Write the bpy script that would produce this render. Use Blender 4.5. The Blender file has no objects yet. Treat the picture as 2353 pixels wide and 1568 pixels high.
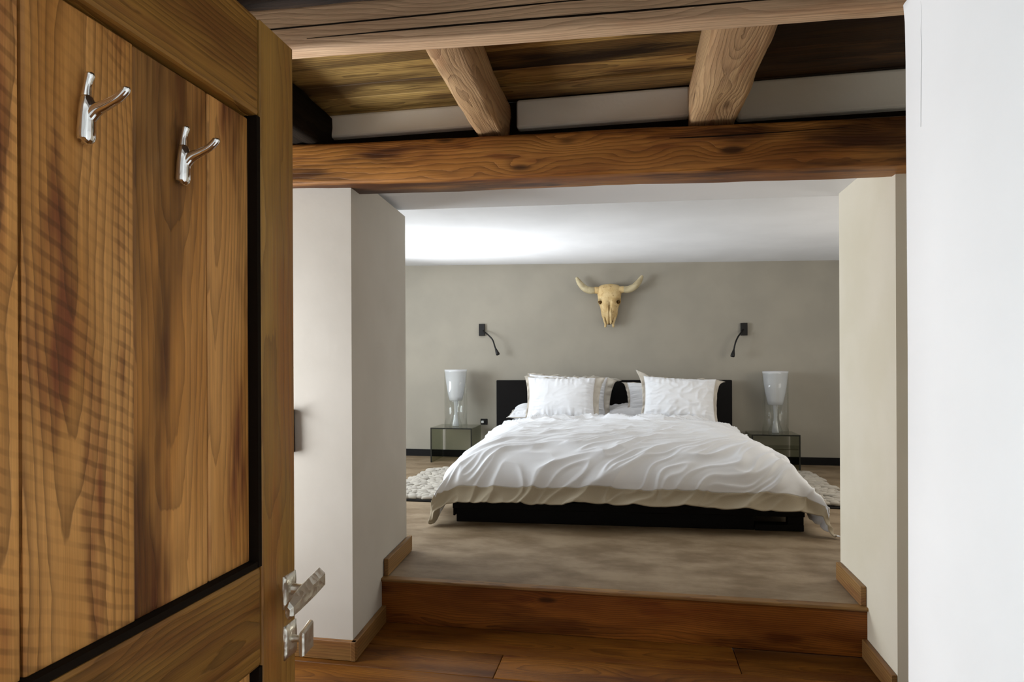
import bpy, bmesh, math, random
import numpy as np
from mathutils import Vector, Matrix

random.seed(7)
RNG = np.random.RandomState(11)
SC = bpy.context.scene
COL = SC.collection
PI = math.pi

# ------------------------------------------------------------------ camera
F_PX, YAW, ROLL, CAM_H = 1460.0, math.atan(274 / 1460.0), 0.0045, 0.95
cd = bpy.data.cameras.new('camera')
cam = bpy.data.objects.new('camera', cd)
COL.objects.link(cam)
cd.sensor_fit = 'HORIZONTAL'
cd.sensor_width = 36.0
cd.lens = F_PX / 2353.0 * 36.0
cd.shift_y = 52.4 / 2353.0
cd.clip_start = 0.02
_R = Vector((math.cos(YAW), math.sin(YAW), 0))
_F = Vector((-math.sin(YAW), math.cos(YAW), 0))
_U = Vector((0, 0, 1))
_x = _R * math.cos(ROLL) - _U * math.sin(ROLL)
_y = _R * math.sin(ROLL) + _U * math.cos(ROLL)
_m = Matrix((_x, _y, -_F)).transposed().to_4x4()
_m.translation = Vector((0, 0, CAM_H))
cam.matrix_world = _m
SC.camera = cam

# ------------------------------------------------------------------ light
SC.view_settings.view_transform = 'Standard'
SC.view_settings.look = 'None'
SC.view_settings.gamma = 1.0
SC.view_settings.use_curve_mapping = False
SC.view_settings.exposure = 0.0
SC.cycles.transparent_max_bounces = 32

W = bpy.data.worlds.new('world')
SC.world = W
W.use_nodes = True
W.node_tree.nodes['Background'].inputs[0].default_value = (0.75, 0.85, 1.0, 1)
W.node_tree.nodes['Background'].inputs[1].default_value = 0.6


def area(name, loc, target, sx, sy, power, color, spread=180):
    l = bpy.data.lights.new(name, 'AREA')
    l.shape = 'RECTANGLE'
    l.size, l.size_y = sx, sy
    l.energy = power
    l.color = color
    l.spread = math.radians(spread)
    o = bpy.data.objects.new(name, l)
    COL.objects.link(o)
    o.location = loc
    d = Vector(target) - Vector(loc)
    o.rotation_euler = d.to_track_quat('-Z', 'Y').to_euler()
    return o


# daylight through the bedroom's left windows, out of frame, plus an added fill from the right
area('bedroom_window_daylight', (-3.62, 3.75, 1.12), (0, 4.2, 0.75), 1.5, 1.15, 112, (0.85, 0.93, 1.0))
area('bedroom_window_snow_bounce', (-3.60, 5.3, 0.85), (-1.3, 5.25, 1.95), 0.7, 0.4, 20, (0.90, 0.95, 1.0), 44)
area('bedroom_right_fill', (2.33, 4.0, 1.15), (0, 4.9, 1.0), 1.2, 1.0, 17, (1.0, 0.93, 0.80))  # added fill to even out the back wall; no known window here
# daylight through the hall's left window (behind the open door)
area('hall_window_daylight', (-2.33, 1.75, 0.78), (0.3, 2.1, 1.55), 0.8, 1.0, 50, (0.94, 0.965, 1.0))
# daylight through the window of the room the camera stands in
area('near_room_window_daylight', (-1.72, -0.75, 0.42), (0.4, 0.75, 0.45), 1.0, 0.9, 80, (0.82, 0.93, 1.0))


# ------------------------------------------------------------------ helpers
def link(o, parent=None):
    COL.objects.link(o)
    if parent is not None:
        o.parent = parent
    return o


def mk(name, verts, faces, mat, parent=None, loc=(0, 0, 0), rot=None, smooth=False, kind=None):
    me = bpy.data.meshes.new(name)
    me.from_pydata([tuple(map(float, v)) for v in verts], [], [tuple(map(int, f)) for f in faces])
    me.validate()
    me.update()
    if mat is not None:
        me.materials.append(mat)
    if smooth:
        me.polygons.foreach_set('use_smooth', [True] * len(me.polygons))
    o = bpy.data.objects.new(name, me)
    o.location = loc
    if rot is not None:
        o.rotation_euler = rot
    link(o, parent)
    if kind:
        o['kind'] = kind
    return o


def from_bm(name, bm, mat, parent=None, loc=(0, 0, 0), rot=None, smooth=False, kind=None):
    me = bpy.data.meshes.new(name)
    bmesh.ops.recalc_face_normals(bm, faces=bm.faces)
    bm.to_mesh(me)
    bm.free()
    if mat is not None:
        me.materials.append(mat)
    if smooth:
        me.polygons.foreach_set('use_smooth', [True] * len(me.polygons))
    o = bpy.data.objects.new(name, me)
    o.location = loc
    if rot is not None:
        o.rotation_euler = rot
    link(o, parent)
    if kind:
        o['kind'] = kind
    return o


def box(name, lo, hi, mat, parent=None, bevel=0.0, seg=1, kind=None, rot=None):
    lo, hi = Vector(lo), Vector(hi)
    c, s = (lo + hi) / 2, hi - lo
    bm = bmesh.new()
    bmesh.ops.create_cube(bm, size=1.0)
    for v in bm.verts:
        v.co = Vector((v.co.x * s.x, v.co.y * s.y, v.co.z * s.z))
    if bevel:
        bmesh.ops.bevel(bm, geom=list(bm.edges), offset=bevel, segments=seg, affect='EDGES', profile=0.5)
    return from_bm(name, bm, mat, parent, c, rot, kind=kind)


def prism(name, pts, z0, z1, mat, parent=None, kind=None):
    """extrude an XY polygon; z1 may be a list with one height per point"""
    n = len(pts)
    zt = z1 if isinstance(z1, (list, tuple)) else [z1] * n
    zb = z0 if isinstance(z0, (list, tuple)) else [z0] * n
    v = [(p[0], p[1], zb[i]) for i, p in enumerate(pts)] + [(p[0], p[1], zt[i]) for i, p in enumerate(pts)]
    f = [tuple(range(n - 1, -1, -1)), tuple(range(n, 2 * n))]
    f += [(i, (i + 1) % n, n + (i + 1) % n, n + i) for i in range(n)]
    return mk(name, v, f, mat, parent, kind=kind)


def lathe(name, prof, mat, parent=None, loc=(0, 0, 0), n=32, closed=False):
    v, f = [], []
    m = len(prof)
    for (r, z) in prof:
        for k in range(n):
            a = 2 * PI * k / n
            v.append((r * math.cos(a), r * math.sin(a), z))
    rng = range(m) if closed else range(m - 1)
    for i in rng:
        j = (i + 1) % m
        for k in range(n):
            f.append((i * n + k, i * n + (k + 1) % n, j * n + (k + 1) % n, j * n + k))
    if not closed:
        f.append(tuple(range(n - 1, -1, -1)))
        f.append(tuple((m - 1) * n + k for k in range(n)))
    return mk(name, v, f, mat, parent, loc, smooth=True)


def catmull(pts, per=8):
    P = [np.array(p, float) for p in pts]
    P = [2 * P[0] - P[1]] + P + [2 * P[-1] - P[-2]]
    out = []
    for i in range(1, len(P) - 2):
        for k in range(per):
            t = k / per
            a, b, c, d = P[i - 1], P[i], P[i + 1], P[i + 2]
            out.append(0.5 * (2 * b + (c - a) * t + (2 * a - 5 * b + 4 * c - d) * t * t + (3 * b - a - 3 * c + d) * t ** 3))
    out.append(P[-2])
    return out


def tube_data(pts, radii, n=12, flat=1.0, per=8):
    """swept round tube; pts are (x,y,z), radii one per point"""
    q = catmull([tuple(p) + (r,) for p, r in zip(pts, radii)], per)
    v, f = [], []
    prev = None
    for i, p in enumerate(q):
        a = q[max(i - 1, 0)][:3]
        b = q[min(i + 1, len(q) - 1)][:3]
        t = (b - a) / (np.linalg.norm(b - a) + 1e-9)
        if prev is None:
            h = np.array([0, 0, 1.0]) if abs(t[2]) < 0.9 else np.array([0, 1.0, 0])
        else:
            h = prev
        u = h - t * np.dot(h, t)
        u /= np.linalg.norm(u)
        prev = u
        w = np.cross(t, u)
        for k in range(n):
            an = 2 * PI * k / n
            v.append(p[:3] + max(p[3], 1e-4) * (u * math.cos(an) + w * flat * math.sin(an)))
    m = len(q)
    for i in range(m - 1):
        for k in range(n):
            f.append((i * n + k, i * n + (k + 1) % n, (i + 1) * n + (k + 1) % n, (i + 1) * n + k))
    f.append(tuple(range(n - 1, -1, -1)))
    f.append(tuple((m - 1) * n + k for k in range(n)))
    return v, f


def tube(name, pts, radii, mat, parent=None, n=12, flat=1.0, per=8):
    v, f = tube_data(pts, radii, n, flat, per)
    return mk(name, v, f, mat, parent, smooth=True)


def empty(name, loc, label=None, cat=None, group=None, rz=0.0):
    o = bpy.data.objects.new(name, None)
    o.empty_display_size = 0.05
    o.location = loc
    o.rotation_euler = (0, 0, rz)
    link(o)
    tag(o, label, cat, group)
    return o


def under(o, parent):
    o.parent = parent
    o.matrix_parent_inverse = Matrix.Translation(parent.location).inverted()
    return o


def tag(o, label=None, cat=None, group=None, kind=None):
    if label:
        o['label'] = label
    if cat:
        o['category'] = cat
    if group:
        o['group'] = group
    if kind:
        o['kind'] = kind
    return o


_perm = RNG.permutation(512)
_gr = RNG.randn(512, 2)
_gr /= np.linalg.norm(_gr, axis=1, keepdims=True)


def perlin(x, y):
    x, y = np.asarray(x, float), np.asarray(y, float)
    xi, yi = np.floor(x).astype(int), np.floor(y).astype(int)
    xf, yf = x - xi, y - yi
    u, v = xf ** 3 * (xf * (xf * 6 - 15) + 10), yf ** 3 * (yf * (yf * 6 - 15) + 10)

    def g(ix, iy, dx, dy):
        k = _perm[(_perm[ix & 511] + iy) & 511]
        return _gr[k, 0] * dx + _gr[k, 1] * dy
    a = g(xi, yi, xf, yf) * (1 - u) + g(xi + 1, yi, xf - 1, yf) * u
    b = g(xi, yi + 1, xf, yf - 1) * (1 - u) + g(xi + 1, yi + 1, xf - 1, yf - 1) * u
    return (a * (1 - v) + b * v) * 1.5


def grid_faces(nu, nv):
    i, j = np.meshgrid(np.arange(nu - 1), np.arange(nv - 1), indexing='ij')
    a = (i * nv + j).ravel()
    return np.stack([a, a + nv, a + nv + 1, a + 1], 1)


def rough_beam(name, length, w, h, mat, parent=None, loc=(0, 0, 0), rot=None, amp=0.004, r=0.012, seed=0, nl=48, waver=0.0):
    """hand-hewn timber along local X with wavering faces and worn arrises"""
    prof = []
    for (sx, sy, a0) in ((1, 1, 0), (-1, 1, 90), (-1, -1, 180), (1, -1, 270)):
        cx, cy = sx * (w / 2 - r), sy * (h / 2 - r)
        for a in (0, 45, 90):
            an = math.radians(a0 + a)
            prof.append((cx + r * math.cos(an), cy + r * math.sin(an)))
    # extra points along the faces so that they can undulate
    pp = []
    for i, p in enumerate(prof):
        q = prof[(i + 1) % len(prof)]
        pp.append(p)
        if i % 3 == 2:
            for t in (0.33, 0.66):
                pp.append((p[0] + (q[0] - p[0]) * t, p[1] + (q[1] - p[1]) * t))
    n = len(pp)
    xs = np.linspace(-length / 2, length / 2, nl)
    v = []
    for x in xs:
        wy = waver * perlin(x * 1.3 + seed * 3.7, seed + .5)
        wz = waver * perlin(x * 1.1 + seed * 5.1, seed + 7.5)
        for k, (a, b) in enumerate(pp):
            d = amp * (perlin(x * 3 + seed * 11, k * .45 + seed) + .5 * perlin(x * 9 + seed * 7, k * .9 + 3))
            l = math.hypot(a, b)
            v.append((x, a + a / l * d + wy, b + b / l * d + wz))
    f = []
    for i in range(nl - 1):
        for k in range(n):
            f.append((i * n + k, i * n + (k + 1) % n, (i + 1) * n + (k + 1) % n, (i + 1) * n + k))
    f.append(tuple(range(n - 1, -1, -1)))
    f.append(tuple((nl - 1) * n + k for k in range(n)))
    f = [tuple(reversed(q)) for q in f]
    o = mk(name, v, f, mat, parent, loc, rot)
    for p in o.data.polygons:
        p.use_smooth = len(p.vertices) == 4
    return o


# ------------------------------------------------------------------ materials
class NT:
    def __init__(self, name):
        self.m = bpy.data.materials.new(name)
        self.m.use_nodes = True
        self.t = self.m.node_tree
        self.b = self.t.nodes['Principled BSDF']
        self.out = self.t.nodes['Material Output']

    def put(self, sock, v):
        if v is None:
            return
        if isinstance(v, bpy.types.NodeSocket):
            self.t.links.new(v, sock)
        elif isinstance(v, (tuple, list)) and sock.type == 'RGBA' and len(v) == 3:
            sock.default_value = tuple(v) + (1,)
        else:
            sock.default_value = v

    def node(self, typ, **kw):
        n = self.t.nodes.new(typ)
        ins = kw.pop('ins', {})
        for k, v in kw.items():
            setattr(n, k, v)
        for k, v in ins.items():
            self.put(n.inputs[k], v)
        return n

    def math(self, op, a, b=None, c=None, clamp=False):
        n = self.node('ShaderNodeMath', operation=op, use_clamp=clamp)
        for i, v in enumerate((a, b, c)):
            if v is not None:
                self.put(n.inputs[i], v)
        return n.outputs[0]

    def smooth(self, v, a, b, lo=0.0, hi=1.0):
        n = self.node('ShaderNodeMapRange', interpolation_type='SMOOTHSTEP')
        for i, x in enumerate((v, a, b, lo, hi)):
            self.put(n.inputs[i], x)
        return n.outputs[0]

    def mix(self, f, a, b, blend='MIX'):
        n = self.node('ShaderNodeMix', data_type='RGBA', blend_type=blend)
        self.put(n.inputs[0], f)
        self.put(n.inputs[6], a)
        self.put(n.inputs[7], b)
        return n.outputs[2]

    def vec(self, x, y, z):
        n = self.node('ShaderNodeCombineXYZ')
        for i, v in enumerate((x, y, z)):
            self.put(n.inputs[i], v)
        return n.outputs[0]

    def noise(self, vec, scale=1.0, detail=2.0, rough=0.5):
        n = self.node('ShaderNodeTexNoise')
        self.put(n.inputs['Vector'], vec)
        n.inputs['Scale'].default_value = scale
        n.inputs['Detail'].default_value = detail
        n.inputs['Roughness'].default_value = rough
        return n.outputs[0]

    def bump(self, h, strength, dist=0.01):
        n = self.node('ShaderNodeBump')
        self.put(n.inputs['Height'], h)
        n.inputs['Strength'].default_value = strength
        n.inputs['Distance'].default_value = dist
        self.t.links.new(n.outputs[0], self.b.inputs['Normal'])

    def set(self, **kw):
        for k, v in kw.items():
            self.put(self.b.inputs[k.replace('_', ' ')], v)


def simple(name, col, rough=0.5, metal=0.0, spec=0.5, **kw):
    n = NT(name)
    n.set(Base_Color=col, Roughness=rough, Metallic=metal)
    n.b.inputs['Specular IOR Level'].default_value = spec
    return n.m


def wood(name, axis, light, mid, red, dark, ring=0.010, warp=0.035, ringk=0.75, blotch=1.0, knots=0.8, saw=0.0,
         rough=0.45, bump=0.25, stain=0.0, vary=0.2, pith=0.05, spec=0.3, sharp=2.5, lf=1.2):
    n = NT(name)
    tc = n.node('ShaderNodeTexCoord').outputs['Object']
    rnd = n.node('ShaderNodeObjectInfo').outputs['Random']
    sep = n.node('ShaderNodeSeparateXYZ')
    n.put(sep.inputs[0], tc)
    o = sep.outputs
    L, A, B = {'X': (o[0], o[1], o[2]), 'Y': (o[1], o[0], o[2]), 'Z': (o[2], o[1], o[0])}[axis]
    off = n.math('MULTIPLY', rnd, 37.0)
    r2 = n.math('FRACT', n.math('MULTIPLY', rnd, 71.3))
    Lo = n.math('ADD', L, off)
    # slow drift of the log's centre along the board: gives the cathedral arches
    w1 = n.noise(n.vec(n.math('MULTIPLY', Lo, lf), n.math('MULTIPLY', A, 3.0), n.math('MULTIPLY', B, 3.0)), 1.0, 2.5, .55)
    w2 = n.noise(n.vec(n.math('MULTIPLY_ADD', Lo, lf, 9.3), n.math('MULTIPLY', A, 3.0), n.math('MULTIPLY', B, 3.0)), 1.0, 2.5, .55)
    a = n.math('ADD', n.math('ADD', A, n.math('MULTIPLY_ADD', rnd, 0.06, -0.03)), n.math('MULTIPLY', n.math('SUBTRACT', w1, .5), warp))
    b = n.math('ADD', n.math('ADD', B, n.math('MULTIPLY_ADD', r2, pith, pith * .5)), n.math('MULTIPLY', n.math('SUBTRACT', w2, .5), warp * 2.4))
    r = n.math('SQRT', n.math('ADD', n.math('MULTIPLY', a, a), n.math('MULTIPLY', b, b)))
    vor = n.node('ShaderNodeTexVoronoi')
    n.put(vor.inputs['Vector'], n.vec(n.math('MULTIPLY', Lo, 2.6), n.math('MULTIPLY', A, 8.0), n.math('MULTIPLY', B, 8.0)))
    vor.inputs['Scale'].default_value = 1.0
    kd = vor.outputs['Distance']
    if knots:
        r = n.math('ADD', r, n.math('MULTIPLY', n.smooth(kd, .05, .42, 1, 0), .020 * knots))
    jag = n.noise(n.vec(n.math('MULTIPLY', Lo, 16.0), n.math('MULTIPLY', A, 60.0), n.math('MULTIPLY', B, 60.0)), 1.0, 2)
    ph = n.math('MULTIPLY', n.math('ADD', r, n.math('MULTIPLY', n.math('SUBTRACT', jag, .5), ring * .55)), 1.0 / ring)
    sw = n.math('FRACT', ph)
    line = n.math('POWER', sw, sharp)                      # sharp on the late-wood side
    line = n.math('MULTIPLY', line, n.smooth(sw, .93, 1.0, 1, 0))
    fib = n.noise(n.vec(n.math('MULTIPLY', Lo, 5.0), n.math('MULTIPLY', A, 260.0), n.math('MULTIPLY', B, 260.0)), 1.0, 3, .6)
    bl = n.noise(n.vec(n.math('MULTIPLY', Lo, 1.6), n.math('MULTIPLY', A, 9.0), n.math('MULTIPLY', B, 9.0)), 1.0, 3, .55)
    bl2 = n.noise(n.vec(n.math('MULTIPLY_ADD', Lo, 2.2, 4.0), n.math('MULTIPLY', A, 14.0), n.math('MULTIPLY', B, 14.0)), 1.0, 3, .6)
    col = n.mix(n.smooth(bl, .35, .65), mid, light)
    col = n.mix(n.math('MULTIPLY', n.smooth(bl2, .48, .68), .75 * blotch), col, red)
    col = n.mix(n.math('MULTIPLY', line, ringk), col, dark)
    if stain:
        st = n.noise(n.vec(n.math('MULTIPLY_ADD', Lo, 1.1, 2.0), n.math('MULTIPLY', A, 7.0), n.math('MULTIPLY', B, 7.0)), 1.0, 4, .6)
        col = n.mix(n.math('MULTIPLY', n.smooth(st, .48, .64), stain), col, tuple(c * .35 for c in dark))
    if saw:
        sn = n.noise(n.vec(n.math('MULTIPLY', Lo, 5.0), n.math('MULTIPLY', A, 12.0), B), 1.0, 3)
        p = n.math('ADD', n.math('MULTIPLY', n.math('ADD', Lo, n.math('MULTIPLY', A, .50)), 2 * PI / .021), n.math('MULTIPLY', sn, 5.0))
        sm = n.math('MULTIPLY', n.smooth(n.math('SINE', p), .1, .9), n.smooth(bl2, .42, .58, .25, 1))
        col = n.mix(n.math('MULTIPLY', sm, saw), col, tuple(c * .8 for c in dark))
    if knots:
        col = n.mix(n.math('MULTIPLY', n.smooth(kd, .06, .15, 1, 0), .85 * knots), col, tuple(c * .6 for c in dark))
    col = n.mix(1.0, col, n.mix(fib, (.62, .60, .58), (1.30, 1.30, 1.30)), 'MULTIPLY')
    col = n.mix(1.0, col, n.mix(r2, (1 - vary,) * 3, (1 + vary,) * 3), 'MULTIPLY')
    n.set(Base_Color=col, Roughness=n.math('MULTIPLY_ADD', fib, .25, rough - .12))
    n.b.inputs['Specular IOR Level'].default_value = spec
    h = n.math('ADD', n.math('MULTIPLY', line, -.7), n.math('MULTIPLY', fib, .8))
    n.bump(h, bump, .004)
    return n.m


def plaster(name, col, col2, rough=0.75, bump=0.12, scale=3.0):
    n = NT(name)
    tc = n.node('ShaderNodeTexCoord').outputs['Object']
    a = n.noise(tc, scale, 3, .5)
    n.set(Base_Color=n.mix(n.smooth(a, .3, .7), col, col2), Roughness=rough)
    n.b.inputs['Specular IOR Level'].default_value = 0.25
    n.bump(n.math('ADD', n.noise(tc, 9.0, 3, .5), n.math('MULTIPLY', n.noise(tc, 70.0, 2), .15)), bump, .01)
    return n.m


def fabric(name, col, col2, bump=.12, trans=0.0):
    n = NT(name)
    tc = n.node('ShaderNodeTexCoord').outputs['Object']
    a = n.noise(tc, 5.0, 3)
    weave = n.noise(tc, 420.0, 1)
    n.set(Base_Color=n.mix(a, col, col2), Roughness=.8)
    n.b.inputs['Specular IOR Level'].default_value = 0.15
    n.b.inputs['Sheen Weight'].default_value = 0.15
    n.bump(weave, bump, .002)
    return n.m


def thin_glass(name, tint, refl=1.0, rough=0.02):
    n = NT(name)
    t = n.t
    tr = n.node('ShaderNodeBsdfTransparent', ins={'Color': tint})
    gl = n.node('ShaderNodeBsdfGlossy', ins={'Color': (1, 1, 1), 'Roughness': rough})
    lw = n.node('ShaderNodeLayerWeight', ins={'Blend': .5})
    fr = n.math('MULTIPLY_ADD', n.math('POWER', lw.outputs['Facing'], 4.0), .8, .035)
    mx = n.node('ShaderNodeMixShader')
    n.put(mx.inputs[0], n.math('MULTIPLY', fr, refl, clamp=True))
    t.links.new(tr.outputs[0], mx.inputs[1])
    t.links.new(gl.outputs[0], mx.inputs[2])
    t.links.new(mx.outputs[0], n.out.inputs['Surface'])
    return n.m


M = {}
M['white'] = plaster('white_plaster', (.78, .77, .76), (.82, .81, .80))
M['cream'] = plaster('cream_plaster', (.66, .60, .47), (.70, .64, .52))
M['greige'] = plaster('greige_plaster', (.300, .272, .222), (.328, .296, .240), bump=.06)
M['pier'] = plaster('pier_plaster', (.50, .465, .405), (.54, .505, .445))
M['ceiling'] = plaster('ceiling_plaster', (.66, .655, .655), (.70, .695, .695), bump=.05)
M['soffit'] = plaster('soffit_plaster', (.84, .84, .85), (.86, .86, .87), bump=.05)
M['infill'] = plaster('infill_plaster', (.78, .73, .62), (.82, .77, .67), bump=.3)
DOOR = dict(light=(.82, .41, .125), mid=(.56, .245, .056), red=(.29, .082, .028), dark=(.095, .036, .009), spec=.25)
M['door_rail'] = wood('door_rail_wood', 'Y', (.34, .165, .034), (.235, .110, .022), (.19, .070, .018), (.060, .025, .006), ring=.0085, ringk=.6, knots=.7, vary=.1)
M['door_stile'] = wood('door_stile_wood', 'Z', (.43, .235, .055), (.33, .168, .036), (.34, .125, .026), (.15, .065, .016), ring=.009, ringk=.55, knots=.6, vary=.1)
M['door_plank'] = wood('door_plank_wood', 'Z', ring=.0075, ringk=.5, knots=.35, warp=.045, stain=.68, lf=.8, vary=.14, blotch=1.3, **DOOR)
M['door_plank_sawn'] = wood('door_sawn_plank_wood', 'Z', ring=.0085, ringk=.65, warp=.055, saw=.42, knots=.45, stain=.55, lf=.9, vary=.12, blotch=1.3, **DOOR)
M['beam_grey'] = wood('weathered_beam_wood', 'X', (.76, .54, .34), (.62, .42, .26), (.54, .32, .18), (.24, .13, .068), ring=.009, ringk=.5, warp=.05, knots=.5, rough=.6, bump=.4, vary=.05)
M['beam_orange'] = wood('orange_beam_wood', 'X', (.43, .185, .040), (.25, .088, .016), (.17, .045, .010), (.050, .017, .005), ring=.009, ringk=.55, warp=.06, knots=1.0, rough=.5, bump=.35, vary=.05, stain=.75, lf=.9)
M['joist'] = wood('joist_wood', 'X', (.60, .40, .21), (.46, .285, .145), (.40, .21, .10), (.16, .08, .036), ring=.009, ringk=.55, warp=.07, knots=.8, rough=.6, bump=.5, vary=.08)
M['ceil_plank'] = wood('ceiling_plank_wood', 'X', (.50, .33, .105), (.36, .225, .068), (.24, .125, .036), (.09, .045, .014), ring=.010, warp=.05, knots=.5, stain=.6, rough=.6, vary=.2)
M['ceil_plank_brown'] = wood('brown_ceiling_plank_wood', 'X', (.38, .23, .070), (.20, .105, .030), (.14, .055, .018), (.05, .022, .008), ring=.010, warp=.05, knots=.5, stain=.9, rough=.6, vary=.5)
M['ceil_plank_dark'] = wood('dark_ceiling_plank_wood', 'X', (.075, .036, .012), (.035, .016, .006), (.05, .018, .006), (.012, .006, .003), ring=.010, warp=.05, knots=.4, stain=.9, rough=.6, vary=.4)
M['floor'] = wood('floor_plank_wood', 'X', (.215, .082, .011), (.135, .048, .007), (.105, .028, .005), (.034, .011, .002), ring=.008, ringk=.6, spec=.2, warp=.05, knots=.5, rough=.4, bump=.12, vary=.25, stain=.3)
M['riser'] = wood('riser_wood', 'X', (.26, .085, .012), (.165, .048, .007), (.15, .034, .005), (.045, .014, .003), ring=.008, spec=.2, warp=.05, knots=1.0, rough=.38, bump=.15, vary=.1, stain=.5)
M['base'] = wood('baseboard_wood', 'Y', (.30, .165, .055), (.23, .118, .036), (.20, .085, .028), (.10, .045, .014), ring=.010, knots=.2, rough=.45, bump=.12, vary=.1)
M['base_x'] = wood('baseboard_wood_front', 'X', (.30, .165, .055), (.23, .118, .036), (.20, .085, .028), (.10, .045, .014), ring=.010, knots=.2, rough=.45, bump=.12, vary=.1)
M['bed'] = simple('dark_stained_wood', (.0035, .0027, .0025), .55, spec=.12)
M['black_base'] = simple('black_baseboard_paint', (.0035, .003, .003), .5, spec=.15)
M['black'] = simple('black_metal', (.006, .005, .0045), .45, spec=.25)
M['chrome'] = simple('polished_chrome', (.86, .85, .82), .09, 1.0)
M['joist_shaded'] = wood('shade_painted_joist_wood', 'X', (.018, .012, .007), (.012, .008, .005), (.01, .006, .004), (.004, .003, .002), rough=.8, spec=.1)  # near-black colour paints the shade on the joist beside the door
M['gap'] = simple('dark_gap_wood', (.010, .006, .003), .9, spec=.1)


def hammered():
    n = NT('hammered_pewter')
    tc = n.node('ShaderNodeTexCoord').outputs['Object']
    vor = n.node('ShaderNodeTexVoronoi')
    n.put(vor.inputs['Vector'], tc)
    vor.inputs['Scale'].default_value = 90
    n.set(Base_Color=(.80, .77, .68), Metallic=1.0, Roughness=.38)
    n.bump(n.math('ADD', vor.outputs['Distance'], n.noise(tc, 60, 3)), .28, .003)
    return n.m


M['pewter'] = hammered()


def bone():
    n = NT('bleached_bone')
    tc = n.node('ShaderNodeTexCoord').outputs['Object']
    a = n.noise(tc, 14, 4, .6)
    b = n.noise(tc, 40, 3, .6)
    col = n.mix(n.smooth(a, .35, .65), (.52, .35, .145), (.63, .47, .235))
    col = n.mix(n.smooth(b, .58, .72), col, (.33, .20, .07))
    n.set(Base_Color=col, Roughness=.7)
    n.bump(b, .3, .004)
    return n.m


M['bone'] = bone()
M['horn'] = plaster('horn_sheath', (.50, .42, .26), (.36, .29, .17), rough=.55, bump=.5, scale=20)
M['socket'] = simple('socket_shadow_bone', (.10, .055, .018), .9, spec=.1)


def carpet():
    n = NT('taupe_carpet')
    tc = n.node('ShaderNodeTexCoord').outputs['Object']
    sep = n.node('ShaderNodeSeparateXYZ')
    n.put(sep.inputs[0], tc)
    a = n.noise(n.vec(n.math('MULTIPLY', sep.outputs[0], 1.0), n.math('MULTIPLY', sep.outputs[1], 1.7), 0.0), 3.2, 4, .62)
    fine = n.noise(tc, 260, 2)
    col = n.mix(n.smooth(a, .3, .7), (.150, .093, .042), (.34, .25, .155))
    col = n.mix(.25, col, n.mix(fine, (.08, .055, .03), (.30, .24, .17)))
    n.set(Base_Color=col, Roughness=.6)
    n.b.inputs['Specular IOR Level'].default_value = .35
    n.bump(fine, .25, .003)
    return n.m


M['carpet'] = carpet()
M['linen'] = fabric('white_cotton', (.74, .74, .755), (.79, .79, .80))
M['sheet'] = fabric('white_sheet', (.78, .78, .80), (.84, .84, .85))
M['taupe'] = fabric('taupe_linen', (.36, .30, .21), (.43, .365, .265), .3)
M['flange'] = fabric('pale_taupe_linen', (.46, .41, .34), (.54, .49, .42), .3)
M['wool'] = fabric('cream_wool', (.30, .27, .225), (.46, .42, .36), .3)
M['rug_back'] = simple('rug_backing', (.05, .04, .03), .9)
M['glass'] = thin_glass('clear_glass', (.96, .965, .96), .7)
M['table_glass'] = thin_glass('green_tinted_glass', (.58, .60, .52), 1.0)
M['glass_edge'] = simple('dark_glass_edge', (.006, .008, .006), .2)


def opal():
    n = NT('opal_glass')
    tc = n.node('ShaderNodeTexCoord').outputs['Object']
    df = n.node('ShaderNodeBsdfDiffuse', ins={'Color': (.86, .86, .87)})
    tl = n.node('ShaderNodeBsdfTranslucent', ins={'Color': (.86, .86, .87)})
    tr = n.node('ShaderNodeBsdfTransparent', ins={'Color': (.95, .95, .95)})
    gl = n.node('ShaderNodeBsdfGlossy', ins={'Color': (1, 1, 1), 'Roughness': .08})
    m1, m2, m3 = (n.node('ShaderNodeMixShader') for _ in range(3))
    L = n.t.links.new
    m1.inputs[0].default_value = .45
    L(df.outputs[0], m1.inputs[1]); L(tl.outputs[0], m1.inputs[2])
    m2.inputs[0].default_value = .25
    L(m1.outputs[0], m2.inputs[1]); L(tr.outputs[0], m2.inputs[2])
    lw = n.node('ShaderNodeLayerWeight', ins={'Blend': .5})
    L(n.math('MULTIPLY_ADD', n.math('POWER', lw.outputs['Facing'], 4.0), .7, .04), m3.inputs[0])
    L(m2.outputs[0], m3.inputs[1]); L(gl.outputs[0], m3.inputs[2])
    L(m3.outputs[0], n.out.inputs['Surface'])
    return n.m


M['opal'] = opal()

# ------------------------------------------------------------------ setting
ZL = -0.195          # hall floor; the bedroom floor is z = 0
S = 'structure'
# bedroom floor (carpet) and the hall floor of separate boards
prism('floor_bedroom', [(-3.75, 2.685), (2.45, 2.685), (2.45, 6.4), (-3.75, 6.4)], -.05, 0.0, M['carpet'], kind=S)
sub = box('floor_hall', (-2.5, -2.3, ZL - .06), (1.7, 2.72, ZL - .018), M['gap'], kind=S)
edges = [2.672, 2.452, 2.262, 2.075, 1.88, 1.69, 1.49, 1.30, 1.10, .91, .72, .52, .33, .13, -.06, -.25, -.45, -.64, -.84, -1.03, -1.23, -1.43, -1.62, -1.82, -2.02, -2.3]
joints = {0: [-1.9, .395, 1.6], 1: [-.50, 1.3], 2: [-1.55, .75], 3: [-.15], 4: [-1.2, .9]}
for i in range(len(edges) - 1):
    y1, y0 = edges[i], edges[i + 1]
    xs = [-2.45] + joints.get(i, [random.uniform(-1.8, .9)]) + [1.65]
    for x0, x1 in zip(xs[:-1], xs[1:]):
        lift = random.uniform(-.0012, .0012)
        under(box('plank', (x0 + .0012, y0 + .0012, ZL - .018), (x1 - .0012, y1 - .0012, ZL + lift), M['floor'], bevel=.0022), sub)

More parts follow.
